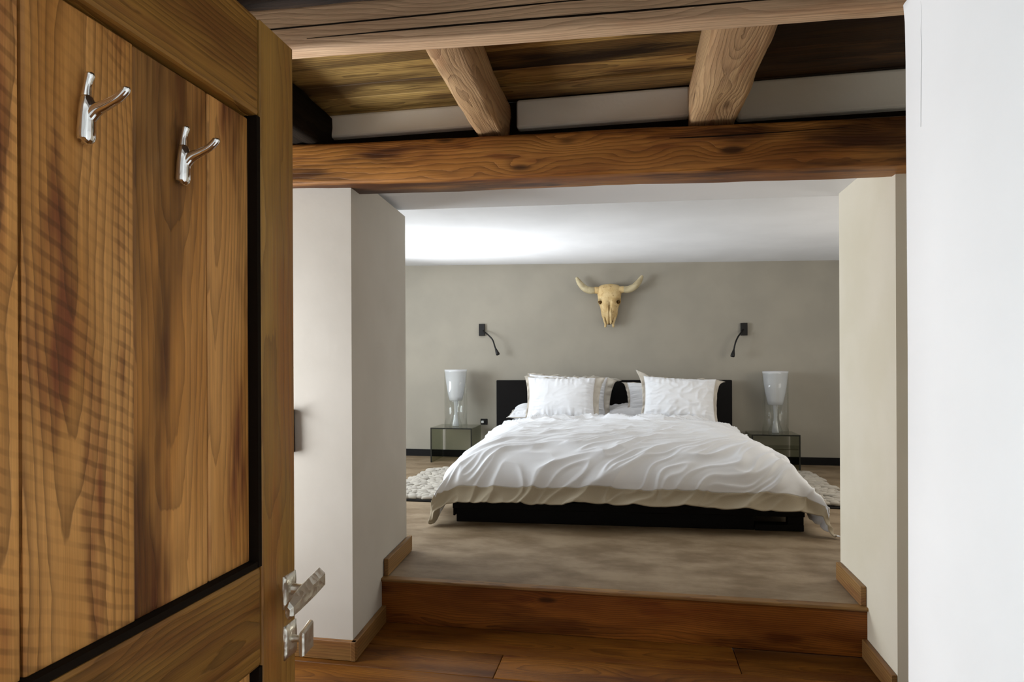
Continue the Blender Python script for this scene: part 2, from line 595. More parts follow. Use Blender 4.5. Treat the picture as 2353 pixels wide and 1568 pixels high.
# step between hall and bedroom
st = empty('trim_1', (-.1, 2.68, -.1))
st['kind'] = S

under(box('riser', (-1.10, 2.668, ZL), (.905, 2.69, -.012), M['riser'], bevel=.002), st)
under(box('nosing', (-1.10, 2.655, -.012), (.905, 2.70, .002), M['base_x'], bevel=.004, seg=2), st)

# bedroom walls; left wall has two window openings that stay out of frame
box('wall_back', (-3.85, 6.305, -.05), (2.5, 6.45, 2.3), M['greige'], kind=S)


def wall_x(name, x0, x1, ya, yb, za, zb, holes, mat):
    """wall slab normal to X with rectangular openings (y0,y1,z0,z1)"""
    ys = sorted({ya, yb, *[h[0] for h in holes], *[h[1] for h in holes]})
    bm = bmesh.new()
    for y0, y1 in zip(ys[:-1], ys[1:]):
        h = [q for q in holes if q[0] <= y0 + 1e-6 and q[1] >= y1 - 1e-6]
        spans = [(za, zb)] if not h else [(za, h[0][2]), (h[0][3], zb)]
        for z0, z1 in spans:
            r = bmesh.ops.create_cube(bm, size=1.0)['verts']
            for v in r:
                v.co = Vector(((x0 + x1) / 2 + v.co.x * (x1 - x0), (y0 + y1) / 2 + v.co.y * (y1 - y0), (z0 + z1) / 2 + v.co.z * (z1 - z0)))
    return from_bm(name, bm, mat, kind=S)


wall_x('wall_bedroom_left', -3.85, -3.7, 2.3, 6.31, -.05, 2.3, [(3.15, 4.85, .50, 1.72), (4.92, 5.7, .50, 1.72)], M['greige'])
wall_x('wall_bedroom_right', 2.4, 2.55, 2.9, 6.31, -.05, 2.3, [(3.35, 4.65, .6, 1.7)], M['white'])  # opening added to go with the right-hand fill light
# ceiling of the bedroom, falling slightly to the right
zc = lambda x: 1.977 - .0207 * (x + 2.31)
prism('ceiling_bedroom', [(-3.85, 3.03), (2.55, 3.03), (2.55, 6.45), (-3.85, 6.45)], [zc(-3.85), zc(2.55), zc(2.55), zc(-3.85)], 2.3, M['ceiling'], kind=S)
# soffit of the wide opening (lintel)
prism('ceiling_soffit', [(-3.7, 2.425), (2.45, 2.425), (2.45, 3.03), (-3.7, 3.05)], [1.712, 1.66, 1.66, 1.775], 2.3, M['soffit'], kind=S)
# piers left and right of the opening
prism('wall_left_pier', [(-3.7, 2.31), (-1.067, 2.31), (-1.124, 3.067), (-3.7, 3.067)], ZL, 1.70, M['pier'], kind=S)
prism('wall_right_pier', [(.89, 2.376), (2.45, 2.376), (2.45, 3.0), (.897, 3.0)], ZL, 1.70, M['cream'], kind=S)
# hall: left wall with window, right wall, plaster above the beam
wall_x('wall_hall_left', -2.5, -2.36, .1, 2.32, ZL - .05, 2.3, [(1.30, 2.2, .25, 1.35)], M['white'])
box('wall_hall_right', (1.30, .1, ZL), (1.42, 2.38, 2.3), M['cream'], kind=S)
# doorway wall between the near room and the hall
box('wall_doorway_left', (-2.5, .10, ZL), (-.70, .29, 2.3), M['white'], kind=S)
box('wall_doorway_lintel', (-.70, .10, 1.62), (.42, .29, 2.3), M['white'], kind=S)

# thick white wall right of the doorway; worn, rounded edge
zr = [ZL, .1, .47, .75, .97, 1.15, 1.298, 1.345, 1.395, 1.43, 1.454, 1.468, 1.479, 1.486, 1.492, 1.51, 1.55, 1.7, 2.0, 2.3]
xo = [.401, .4015, .401, .4015, .402, .4015, .401, .401, .401, .4005, .400, .399, .398, .404, .411, .417, .424, .428, .43, .43]
v, f = [], []
rad = .016
for z, x0 in zip(zr, xo):
    w = .0012 * math.sin(z * 17)
    ring = [(1.36, .10), (x0, .10), (x0, .30), (x0 + w * .4, .6), (x0 - w * .4, .8), (x0 + w * .3, .97)]
    for k in range(7):
        a = PI - k * PI / 2 / 6
        ring.append((x0 + rad + rad * math.cos(a), 1.045 - rad + rad * math.sin(a)))
    ring.append((1.36, 1.045))
    v += [(x, y, z) for x, y in ring]
n = len(ring)
for i in range(len(zr) - 1):
    for k in range(n):
        f.append((i * n + (k + 1) % n, i * n + k, (i + 1) * n + k, (i + 1) * n + (k + 1) % n))
f += [tuple(range(n)), tuple((len(zr) - 1) * n + k for k in range(n - 1, -1, -1))]
rw = mk('wall_right', v, f, M['white'], kind=S)
for p in rw.data.polygons:
    p.use_smooth = len(p.vertices) == 4
# hairline crack in its plaster
crk = [(.3999, .985, 1.50), (.3999, .981, 1.47), (.3999, .976, 1.435), (.3999, .979, 1.415), (.3999, .9775, 1.385), (.3999, .980, 1.34), (.3999, .9815, 1.28)]
tube('crack', [(p[0] + .0004, p[1], p[2]) for p in crk], [.0004, .0005, .0006, .0006, .0005, .0005, .0003], simple('crack_shadow', (.60, .59, .58), .9), rw, n=5, per=3)

# shell of the near room behind the camera
wall_x('wall_near_left', -1.92, -1.78, -2.3, .10, ZL - .05, 2.3, [(-1.3, -.2, -.1, .95)], M['white'])
box('wall_near_right', (1.36, -2.3, ZL), (1.5, .10, 2.3), M['white'], kind=S)
box('wall_near_back', (-1.9, -2.42, ZL), (1.5, -2.3, 2.3), M['white'], kind=S)
box('ceiling_near', (-1.9, -2.42, 2.12), (1.5, .10, 2.3), M['white'], kind=S)

# plank ceiling of the hall
cp = box('ceiling_hall', (-2.5, .29, 2.0), (1.42, 2.425, 2.3), M['gap'], kind=S)
ye = [2.42, 2.375, 2.262, 2.155, 2.01, 1.86, 1.71, 1.575, 1.42, 1.27, 1.10, .95, .80, .62, .45, .29]
for i in range(len(ye) - 1):
    y1, y0 = ye[i], ye[i + 1]
    xs = [-2.45, random.uniform(-.51, -.49), random.uniform(.26, .31), 1.35] if i < 6 else [-2.45, random.uniform(-.8, .2), 1.35]
    for x0, x1 in zip(xs[:-1], xs[1:]):
        z = 1.958 + random.uniform(-.006, .008)
        pm = 'ceil_plank_dark' if (x0 > .2 or i >= 6) else ('ceil_plank_brown' if x0 > -.6 else 'ceil_plank')  # palest planks in the left bay, dark ones in right and near bays
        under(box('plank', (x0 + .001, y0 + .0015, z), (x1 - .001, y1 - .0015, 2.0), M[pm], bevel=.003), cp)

# beams and joists
b1 = rough_beam('ceiling_beam', 3.2, .058, .118, M['beam_grey'], loc=(-.70, 1.602, 1.8545), rot=(0, math.radians(1.75), 0), amp=.003, seed=1, waver=.003)
tag(b1, 'pale weathered cross beam, upper and nearer of the two, above the open door', 'beam')
b2 = rough_beam('ceiling_beam', 2.95, .165, .157, M['beam_orange'], loc=(-.50, 2.337, 1.704), rot=(0, math.radians(1.32), 0), amp=.003, seed=2, waver=.004)
tag(b2, 'orange-brown knotty cross beam spanning the top of the bedroom opening', 'beam')
for nm, xc, w, zb, sd, lab in (('ceiling_joist', -.503, .110, 1.800, 4, 'tan joist with rough bark edge, left of the two between the cross beams'),
                               ('ceiling_joist', .288, .155, 1.780, 5, 'wide tan joist with swirling grain, right of the two between the cross beams'),
                               ('ceiling_joist', -1.235, .115, 1.800, 6, 'joist coloured dark for shade beside the top corner of the open door, mostly hidden')):
    j = rough_beam(nm, .77, w, 1.957 - zb, M['joist_shaded' if sd == 6 else 'joist'], loc=(xc, 2.012, (zb + 1.957) / 2), rot=(0, 0, PI / 2), amp=.009, r=.02, seed=sd, nl=26, waver=.006)
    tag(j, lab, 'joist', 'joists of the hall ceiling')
def beam_crack(beam, pts, r):
    v, f = tube_data(pts, [r * .3] + [r] * (len(pts) - 2) + [r * .3], 6, 1.0, 4)
    return mk('crack', v, f, M['gap'], beam)


beam_crack(b1, [(-1.0, -.0285, -.020), (-.45, -.0285, -.006), (.05, -.0285, .002), (.5, -.0285, .010), (.9, -.0285, .014)], .0022)
beam_crack(b1, [(-.15, -.0285, -.034), (.25, -.0285, -.028), (.7, -.0285, -.026), (1.2, -.0285, -.020)], .0026)
beam_crack(b2, [(.1, -.083, .030), (.45, -.083, .037), (.8, -.083, .036), (1.2, -.083, .046)], .002)
# white plaster infill between the joists, above the front beam
inf = empty('wall_infill', (-.2, 2.40, 1.88))
inf['kind'] = S
for x0, x1, zb in ((-1.205, -.545, 1.862), (-.425, .215, 1.842), (.375, 1.25, 1.818)):
    under(box('infill_panel', (x0, 2.372, zb), (x1, 2.425, 1.953), M['infill'], bevel=.012, seg=3), inf)
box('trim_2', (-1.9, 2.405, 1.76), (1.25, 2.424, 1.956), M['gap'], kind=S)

# baseboards
box('baseboard_back', (-3.69, 6.285, 0), (2.39, 6.305, .07), M['black_base'], bevel=.002, kind=S)


def board(name, p, q, th, z0, z1, mat, side):
    """skirting board along p->q, thickness th to the given side"""
    p, q = Vector((p[0], p[1], 0)), Vector((q[0], q[1], 0))
    d = q - p
    L = d.length
    bm = bmesh.new()
    bmesh.ops.create_cube(bm, size=1.0)
    for vv in bm.verts:
        vv.co = Vector((vv.co.x * L, vv.co.y * th, vv.co.z * (z1 - z0)))
    bmesh.ops.bevel(bm, geom=list(bm.edges), offset=.0025, segments=1, affect='EDGES')
    nrm = Vector((-d.y, d.x, 0)).normalized() * side
    c = (p + q) / 2 + nrm * th / 2 + Vector((0, 0, (z0 + z1) / 2))
    return from_bm(name, bm, mat, loc=c, rot=(0, 0, math.atan2(d.y, d.x)), kind=S)


board('baseboard_pier_upper', (-1.0935, 2.69), (-1.1225, 3.085), .022, .002, .078, M['base_x'], -1)
board('baseboard_pier_side', (-1.067, 2.287), (-1.0935, 2.668), .020, ZL, -.120, M['base_x'], -1)
board('baseboard_pier_front', (-2.36, 2.31), (-1.047, 2.31), .020, ZL, -.120, M['base_x'], -1)
board('baseboard_right_upper', (.893, 2.675), (.897, 2.99), .022, .002, .078, M['base_x'], 1)
board('baseboard_right_lower', (.890, 2.376), (.893, 2.668), .020, ZL, -.122, M['base_x'], 1)

# ------------------------------------------------------------------ the open door
door = empty('door_1', (-.65, .31, ZL + .01))
door['kind'] = S
XF, XB = -.627, -.672
SB = -.030                                     # stiles end a little above the floor
DZ0, DZ1 = ZL + .012, 1.548


def dp(name, lo, hi, mat, bevel=.003, seg=1):
    return under(box(name, lo, hi, mat, bevel=bevel, seg=seg), door)


dp('stile', (XB, .998, DZ0), (XF, 1.106, DZ1), M['door_stile'], .0025)
dp('stile', (XB, .305, DZ0), (XF, .412, DZ1), M['door_stile'], .0025)


def rail(z0, z1, molded=True):
    """rail along Y, with a small rounded moulding on the inner edges"""
    o = dp('rail', (XB, .4125, z0), (XF - .0015, .9975, z1), M['door_rail'], .007, 2)
    return o


rail(1.378, DZ1)
rail(.431, .603)
rail(DZ0, .02)
# boards of the upper panel, each its own piece, set back from the frame
bw = [(.4135, .5715, 'door_plank_sawn'), (.5755, .7315, 'door_plank_sawn'), (.734, .8805, 'door_plank'), (.8835, .9885, 'door_plank')]
for k, (y0, y1, mt) in enumerate(bw):
    xf = -.645 + (.002 if k in (0, 1) else 0)
    dp('plank', (-.662, y0, .612), (xf, y1, 1.374), M[mt], .0025)
    dp('plank', (-.662, y0, .026), (xf, y1, .424), M[mt], .0025)
# near-black strips painting in the shade on the frame's inner edges
under(box('panel_shade_strip', (-.660, .9885, .603), (-.6283, .9985, 1.378), M['gap']), door)
under(box('panel_shade_strip', (-.660, .4125, .6025), (-.6300, .9975, .613), M['gap']), door)
under(box('panel_shade_strip', (-.660, .9885, .02), (-.6283, .9985, .431), M['gap']), door)
under(box('panel_back', (-.671, .41, .02), (-.663, .9975, 1.38), M['gap']), door)

# lever handle on a square rose, and the thumb turn below it


def wob_plate(name, y0, y1, z0, z1, th, mat, parent):
    ny, nz = 9, 9
    v, f = [], []
    for i in range(ny):
        for j in range(nz):
            u, w = i / (ny - 1), j / (nz - 1)
            e = min(u, 1 - u, w, 1 - w)
            v.append((XF + th * (.35 if e == 0 else 1.0) + .0012 * perlin(u * 5 + z0 * 30, w * 5), y0 + (y1 - y0) * u, z0 + (z1 - z0) * w))
    f = [tuple(q) for q in grid_faces(ny, nz)]
    nb = len(v)
    v += [(XF - .001, y0, z0), (XF - .001, y1, z0), (XF - .001, y1, z1), (XF - .001, y0, z1)]
    bot = [i * nz for i in range(ny)]
    top = [i * nz + nz - 1 for i in range(ny)]
    lef = [j for j in range(nz)]
    rig = [(ny - 1) * nz + j for j in range(nz)]
    f += [tuple([nb, nb + 1] + bot[::-1]), tuple([nb + 2, nb + 3] + top), tuple([nb + 3, nb] + lef), tuple([nb + 1, nb + 2] + rig[::-1])]
    return under(mk(name, v, f, mat, smooth=True), parent)


pl = wob_plate('handle_plate', 1.062, 1.1055, .502, .562, .006, M['pewter'], door)
es = wob_plate('lock_plate', 1.064, 1.1055, .408, .470, .006, M['pewter'], door)


def add_part(name, v, f, mat, parent, smooth=True):
    """mesh in world coordinates as a sub-part; parents chain sits at known location"""
    loc = Vector((0, 0, 0))
    p = parent
    while p is not None:
        loc += p.location + (p.matrix_parent_inverse.translation if p.parent else Vector((0, 0, 0)))
        p = p.parent
    o = mk(name, v, f, mat, None, smooth=smooth)
    o.parent = parent
    o.matrix_parent_inverse = Matrix.Translation(loc).inverted()
    return o


v, f = tube_data([(XF, 1.088, .532), (XF + .02, 1.089, .533), (XF + .045, 1.090, .534)], [.012, .0095, .012], 10, 1.0, 4)
add_part('handle_neck', v, f, M['pewter'], pl)
# facetted lever: a tapering hexagonal bar running back towards the hinge side
secs = [(1.114, .550, .008, .013), (1.106, .548, .013, .021), (1.06, .541, .0135, .0215), (1.02, .533, .0115, .0185), (.998, .528, .0095, .0155), (.992, .527, .005, .010)]
v, f = [], []
for (y, z, a, h) in secs:
    for k in range(6):
        an = PI / 6 + k * PI / 3
        v.append((XF + .050 + a * math.cos(an) + .001 * perlin(y * 40, k), y, z + h * math.sin(an)))
for i in range(len(secs) - 1):
    for k in range(6):
        f.append((i * 6 + k, i * 6 + (k + 1) % 6, (i + 1) * 6 + (k + 1) % 6, (i + 1) * 6 + k))
f += [tuple(range(5, -1, -1)), tuple((len(secs) - 1) * 6 + k for k in range(6))]
add_part('lever', v, f, M['pewter'], pl, smooth=False)
v, f = tube_data([(XF, 1.086, .440), (XF + .018, 1.087, .441), (XF + .03, 1.087, .441)], [.008, .006, .007], 10, 1.0, 3)
add_part('turn_neck', v, f, M['pewter'], es)
bm = bmesh.new()
bmesh.ops.create_cube(bm, size=1.0)
for vv in bm.verts:
    k = 1.0 if vv.co.y > 0 else .85
    vv.co = Vector((XF + .032 + vv.co.x * .011, 1.088 + vv.co.y * .040, .4405 + vv.co.z * .052 * k + vv.co.y * .008))
bmesh.ops.bevel(bm, geom=list(bm.edges), offset=.003, segments=1, affect='EDGES')
vv_, ff_ = [tuple(q.co) for q in bm.verts], []
bm.verts.index_update()
for q in bm.faces:
    ff_.append(tuple(x.index for x in q.verts))
bm.free()
add_part('thumb_turn', vv_, ff_, M['pewter'], es, smooth=False)


# ------------------------------------------------------------------ coat hooks on the door
def coat_hook(y, z, xface, label):
    root = empty('coat_hook', (xface, y, z), label, 'coat hook', 'chrome hooks on the door')
    # body: upright, flat at the back, with a pronged top
    v, f = tube_data([(.009, 0, -.043), (.0095, 0, -.0405), (.0105, 0, -.02), (.0115, .001, -.003), (.010, .001, .010)],
                     [.004, .0105, .0105, .0105, .007], 16, .85, 6)
    mk('body', v, f, M['chrome'], root, smooth=True)
    v, f = tube_data([(.009, .001, -.003), (.009, .001, .012), (.010, .002, .026), (.0125, .003, .037), (.013, .003, .0405)],
                     [.008, .0058, .0046, .0055, .002], 12, 1.0, 6)
    mk('upper_prong', v, f, M['chrome'], root, smooth=True)
    v, f = tube_data([(.012, .001, -.016), (.022, .002, -.006), (.036, .003, .000), (.050, .004, .007), (.060, .005, .0165), (.0615, .005, .0195)],
                     [.008, .0075, .0060, .0052, .0050, .002], 12, 1.0, 6)
    mk('lower_prong', v, f, M['chrome'], root, smooth=True)
    return root


coat_hook(.647, 1.259, -.643, 'chrome two-pronged coat hook on the sawn plank, left and larger in view')
coat_hook(.815, 1.257, -.645, 'chrome two-pronged coat hook on the smooth plank, right and smaller in view')

# dark plaque on the pier, just showing past the door edge
pq = empty('wall_plaque', (-1.361, 2.31, .69), 'dark wooden plaque edge with a black knob, mostly hidden behind the open door', 'plaque')
bmq = bmesh.new()
bmesh.ops.create_cube(bmq, size=1.0)
for vv in bmq.verts:
    vv.co = Vector((vv.co.x * .105 + (.003 if vv.co.z < 0 else 0), -.014 + vv.co.y * .028, vv.co.z * .17))
bmesh.ops.bevel(bmq, geom=list(bmq.edges), offset=.003, segments=1, affect='EDGES')
from_bm('board', bmq, simple('dark_red_wood', (.03, .010, .006), .5), pq)
lt = lathe('knob', [(.004, 0), (.005, .008), (.010, .012), (.0115, .018), (.009, .025), (.002, .027)], M['black'], pq, (.056, -.020, .076), 16)
lt.rotation_euler = (PI / 2, 0, 0)

# ------------------------------------------------------------------ bed
BX, BY, BR = -.19, 6.19, math.radians(3.0)
_bc, _bs = math.cos(BR), math.sin(BR)


def bedw(x, y, z=0):
    return (BX + x * _bc - y * _bs, BY + x * _bs + y * _bc, z)


bed = empty('bed', (BX, BY, 0), 'low black platform bed with a plain dark headboard under white bedding', 'bed', rz=BR)
box('headboard', (-1.115, -.04, .02), (1.115, .02, .79), M['bed'], bed, bevel=.008, seg=2)
box('frame_rail', (-1.0, -2.45, .082), (1.015, -2.41, .130), M['bed'], bed, bevel=.003)
box('frame_rail', (-1.0, -2.41, .082), (-.95, -.04, .130), M['bed'], bed, bevel=.003)
box('frame_rail', (.965, -2.41, .082), (1.015, -.04, .130), M['bed'], bed, bevel=.003)
box('slat_base', (-.95, -2.40, .115), (.965, -.05, .130), M['bed'], bed, bevel=.002)
box('plinth', (-.98, -2.435, 0), (.745, -2.0, .082), M['bed'], bed, bevel=.003)
for x0, x1 in ((.925, 1.010), (-.998, -.985)):
    box('leg', (x0, -2.445, .038), (x1, -2.40, .082), M['bed'], bed, bevel=.002)
box('runner', (.746, -2.445, 0), (1.012, -2.38, .038), M['bed'], bed, bevel=.003)
for x0, x1 in ((-.99, -.93), (.95, 1.01)):
    box('leg', (x0, -.30, 0), (x1, -.22, .082), M['bed'], bed, bevel=.002)

mt = empty('mattress', bedw(0, 0, .13), 'thick mattress under a white fitted sheet on the bed frame', 'mattress', rz=BR)
box('fitted_sheet', (-.98, -2.36, .0), (.98, -.05, .285), M['sheet'], mt, bevel=.06, seg=5)


# ------------------------------------------------------------------ duvet: one draped grid, split into the white cover and the taupe hem band
def arc_profile(flat, a, b, down, step=.004):
    pts = [(0.0, 0.0)]
    for t in np.linspace(0, 1, 40)[1:]:
        pts.append((flat * t, 0))
    for t in np.linspace(0, PI / 2, 60)[1:]:
        pts.append((flat + a * math.sin(t), b * (1 - math.cos(t))))
    for t in np.linspace(0, 1, 40)[1:]:
        pts.append((flat + a + .035 * t * t, b + down * t))
    p = np.array(pts)
    s = np.concatenate([[0], np.cumsum(np.hypot(*np.diff(p, axis=0).T))])
    return s, p[:, 0], p[:, 1]


ss, sx, sd = arc_profile(.62, .44, .27, .14)          # across
ts, ty, td = arc_profile(1.55, .42, .225, .088)        # along, measured from the pillows to the foot
NU, NV = 380, 330
Y_HEAD = -.56
u = np.linspace(-ss[-1], ss[-1], NU)
tt = np.linspace(0, ts[-1], NV)
Ug, Tg = np.meshgrid(u, tt, indexing='ij')
sgn = np.sign(Ug)
X = sgn * np.interp(np.abs(Ug), ss, sx)
DS = np.interp(np.abs(Ug), ss, sd)
Y = Y_HEAD - np.interp(Tg, ts, ty)
DT = np.interp(Tg, ts, td)
ZT = .452 + .010 * np.cos(X * 2.2) + .03 * np.exp(-((Tg - .0) / .25) ** 2) * 0
# the side overhang shrinks toward the head of the bed
# wrinkles ---------------------------------------------------------------
wx = Ug + .10 * perlin(Ug * 1.7 + 3, Tg * 1.7) + .04 * perlin(Ug * 5, Tg * 5 + 9)
wt = Tg + .10 * perlin(Ug * 1.5 + 13, Tg * 1.9 + 4) + .04 * perlin(Ug * 5 + 21, Tg * 5)


def ridge(x, y):
    n_ = perlin(x, y)
    return (1 - np.minimum(np.abs(n_) * 2.4, 1)) ** 1.6


near_head = np.exp(-((Tg - .30) / .22) ** 2)
foot = 1 / (1 + np.exp(-(Tg - 1.45) / .14))
body = 1 - near_head
# crumpled ripples below the pillows (run across the bed)
h = near_head * (.052 * ridge(wx * 2.0, wt * 8.0) + .028 * ridge(wx * 4.5 + 5, wt * 17))
# diagonal drag folds over the foot
dg = (wx * .62 + wt * .78)
dn = (-wx * .78 + wt * .62)
h += (.35 + .65 * foot) * body * (.020 * ridge(dn * 1.5 + 2, dg * 5.2) + .010 * ridge(dn * 3.2 + 7, dg * 12))
h += body * .010 * perlin(wx * 3, wt * 3 + 5)
h += body * (1 - foot) * (.012 * ridge(wx * 1.4 + 8, wt * 6.0 + 1) + .005 * ridge(wx * 3 + 2, wt * 14))
puff = .030 * np.sin(np.clip((Tg - .1) / 2.0, 0, 1) * PI)
drop = (DS ** 3 + DT ** 3) ** (1 / 3)
free = np.clip(drop / .25, 0, 1)
# hanging folds at hems
fold_side = .020 * np.clip((DS - .20) / .2, 0, 1) * np.sin(Tg * 13 + 2.5 * perlin(Tg * 2.2, sgn * 3 + 1))
fold_foot = .006 * np.clip((DT - .20) / .12, 0, 1) * np.sin(Ug * 9 + 3 * perlin(Ug * 2, 4.4))
corner = np.clip(DS / .25, 0, 1) * np.clip(DT / .22, 0, 1)
ang = np.arctan2(DT + .02, DS + .02)
crn = .030 * corner * np.sin(ang * 9 + 1.0 + sgn * .8)
Z = ZT + puff + h * .9 - drop
excess = np.maximum(0, .014 - Z)
Z = np.where(Z < .014, .014 + .010 * np.clip(perlin(Ug * 9, Tg * 9) + .4, 0, 1), Z)
X = X + sgn * (fold_side + h * .8 * np.clip(DS / .2, 0, 1) + crn * .7)
Y = Y - (fold_foot + h * .6 * np.clip(DT / .2, 0, 1) + crn * .7)
# fabric that reaches the floor spreads outwards (right) or tucks inwards (left)
left = (sgn < 0)
X = np.where(left, X + excess * .30, X + excess * .42)
Y = np.where(left, Y + excess * .22, Y - excess * .22)
P = np.stack([X.ravel(), Y.ravel(), Z.ravel()], 1)
faces = grid_faces(NU, NV)
band_t = ts[-1] - .094
tq = Tg.ravel()[faces].mean(1)
uq = Ug.ravel()[faces].mean(1)
is_band = (tq > band_t) & (np.abs(uq) < ss[-1] - .02)
duv = empty('duvet', bedw(0, 0, 0), 'rumpled white duvet draped over the bed with a taupe hem at the foot', 'duvet', rz=BR)


def submesh(name, sel, mat, flip=True, off=0.0):
    fs = faces[sel]
    ids, inv = np.unique(fs, return_inverse=True)
    fs = inv.reshape(fs.shape)
    if flip:
        fs = fs[:, ::-1]
    o = mk(name, P[ids], fs, mat, duv, smooth=True)
    s = o.modifiers.new('thick', 'SOLIDIFY')
    s.thickness = .006
    s.offset = -1
    return o


submesh('cover', ~is_band, M['linen'])
submesh('hem_band', is_band, M['taupe'])


# ------------------------------------------------------------------ pillows
def pillow(label, loc, w, hgt, th, lean, yaw=0.0, roll=0.0, flange=.045, seed=0, group=None, fl_mat='flange', sag=.0, tipl=.3, tipr=.3, dg_amp=.003, fl=1.0, fr=1.0, spike=.5):
    root = empty('pillow', bedw(*loc), label, 'pillow', group)
    root.rotation_euler = (Matrix.Rotation(BR + yaw, 3, 'Z') @ Matrix.Rotation(-lean, 3, 'X') @ Matrix.Rotation(roll, 3, 'Y')).to_euler()
    nu, nv = 60, 50
    uu, vv = np.meshgrid(np.linspace(-1, 1, nu), np.linspace(-1, 1, nv), indexing='ij')
    prof = np.clip((1 - np.abs(uu) ** 2.4) * (1 - np.abs(vv) ** 2.4), 0, 1) ** .55
    x = uu * w / 2 * (1 - .075 * (1 - vv ** 2) * np.abs(uu) ** 3)
    z = vv * hgt / 2 * (1 - .075 * (1 - uu ** 2) * np.abs(vv) ** 3)
    z = z - sag * (1 - uu ** 2) * np.clip(vv, 0, 1)
    edge = np.clip(1 - prof, 0, 1)
    rip = perlin(uu * 14 + seed * 7, vv * 2.2 + seed) * np.abs(vv) ** 3 + perlin(uu * 2.2 + seed, vv * 12 + seed * 5) * np.abs(uu) ** 3
    diag = ridge(uu * 1.4 + vv * 2.0 + seed * 3, (uu - vv) * 3.2 + seed) * dg_amp
    wr = .023 * rip * np.clip(prof * 3, 0, 1) + diag * prof + .007 * perlin(uu * 2 + seed, vv * 2)
    yf = -(th / 2 * prof + wr * np.clip(prof * 4, 0, 1))
    yb = th / 2 * prof
    pf = np.stack([x.ravel(), yf.ravel(), z.ravel() + hgt / 2], 1)
    pb = np.stack([x.ravel(), yb.ravel(), z.ravel() + hgt / 2], 1)
    g = grid_faces(nu, nv)
    v = np.concatenate([pf, pb])
    fs = np.concatenate([g[:, ::1], g[:, ::-1] + nu * nv])
    o = mk('pillowcase', v, fs, M['linen'], root, smooth=True)
    bmx = bmesh.new()
    bmx.from_mesh(o.data)
    bmesh.ops.remove_doubles(bmx, verts=bmx.verts, dist=.0008)
    bmesh.ops.recalc_face_normals(bmx, faces=bmx.faces)
    bmx.to_mesh(o.data)
    bmx.free()
    # flat flange round the edge
    ring_i = [(i, 0) for i in range(nu)] + [(nu - 1, j) for j in range(1, nv)] + [(i, nv - 1) for i in range(nu - 2, -1, -1)] + [(0, j) for j in range(nv - 2, 0, -1)]
    m = len(ring_i)
    v = []
    for c, k in enumerate((-.10, .0, .35, .7, 1.0)):
        for q, (i, j) in enumerate(ring_i):
            du, dv = uu[i, j], vv[i, j]
            l = max(abs(du), abs(dv))
            ex = du if abs(du) > .999 else (du ** 9)
            ez = dv if abs(dv) > .999 else (dv ** 9)
            wv = .022 * max(k, 0) * perlin(q * .19 + seed * 9, k * .8 + seed) * (flange / .05)
            side = (fl if du < 0 else fr) * (.40 + .45 * (dv + 1) / 2 + spike * np.clip(dv, 0, 1) ** 8)
            wv *= 1 + 1.2 * np.clip(dv, 0, 1) ** 6
            v.append((x[i, j] + ex * flange * k * side, wv + .004, z[i, j] + ez * flange * k * ((.10 + (tipl if du < 0 else tipr) * abs(du) ** 14) if dv > 0 else .12) + hgt / 2 + .006 * max(k, 0) * perlin(q * .3, seed + 5.)))
    f = []
    for c in range(4):
        for q in range(m):
            f.append((c * m + q, c * m + (q + 1) % m, (c + 1) * m + (q + 1) % m, (c + 1) * m + q))
    fl = mk('flange', v, f, M[fl_mat], root, smooth=True)
    sd_ = fl.modifiers.new('thick', 'SOLIDIFY')
    sd_.thickness = .003
    return root


G = 'pillows at the head of the bed'
pillow('white pillow lying flat under the standing pillows on the left half', (-.57, -.36, .455), .78, .46, .16, 1.42, flange=.03, seed=1, group=G)
pillow('white pillow lying flat under the standing pillows on the right half', (.36, -.44, .455), .88, .46, .17, 1.42, flange=.03, seed=2, group=G)
pillow('pale wide pillow leaning on the headboard, behind the left front pillow', (-.425, -.335, .470), .74, .385, .14, .30, flange=.085, seed=3, group=G, roll=.05, fl=.10, fr=1.1, tipl=.02, tipr=-.4)
pillow('white pillow with taupe edge leaning behind the right front pillow', (.49, -.33, .480), .70, .32, .13, .42, flange=.065, seed=4, group=G, tipl=-.1, fl=.55)
pillow('plump white front pillow standing on the left half of the bed', (-.450, -.70, .455), .60, .400, .20, .36, flange=.055, seed=5, group=G, roll=.012, fl=.55, fr=1.5, tipl=.0, tipr=-.2, spike=.2)
pillow('creased white front pillow standing on the right half, one corner raised', (.540, -.74, .450), .605, .400, .20, .34, yaw=-.02, roll=.055, flange=.050, seed=6, group=G, tipl=1.1, tipr=-.5, dg_amp=.009, fl=.75, fr=.8, spike=1.0)


# ------------------------------------------------------------------ glass nightstands
def nightstand(x0, x1, y0, y1, h, label, shelf=None):
    root = empty('nightstand', ((x0 + x1) / 2, (y0 + y1) / 2, 0), label, 'nightstand', 'glass nightstands beside the bed')
    w, d, t = (x1 - x0), (y1 - y0), .012
    g = M['table_glass']

    def pane(name, lo, hi):
        o = box(name, lo, hi, g, root)
        return o
    pane('top_pane', (-w / 2, -d / 2, h - t), (w / 2, d / 2, h))
    pane('side_pane', (-w / 2, -d / 2, 0), (-w / 2 + t, d / 2, h - t))
    pane('side_pane', (w / 2 - t, -d / 2, 0), (w / 2, d / 2, h - t))
    if shelf:
        pane('shelf_pane', (-w / 2 + t, -d / 2 + .03, shelf), (w / 2 - t, d / 2 - .02, shelf + .008))
    # polished dark front edges of the bent glass
    e = .0015
    ge = M['glass_edge']
    box('front_edge', (-w / 2, -d / 2 - e, h - t), (w / 2, -d / 2, h), ge, root)
    box('front_edge', (-w / 2, -d / 2 - e, 0), (-w / 2 + t, -d / 2, h - t), ge, root)
    box('front_edge', (w / 2 - t, -d / 2 - e, 0), (w / 2, -d / 2, h - t), ge, root)
    return root


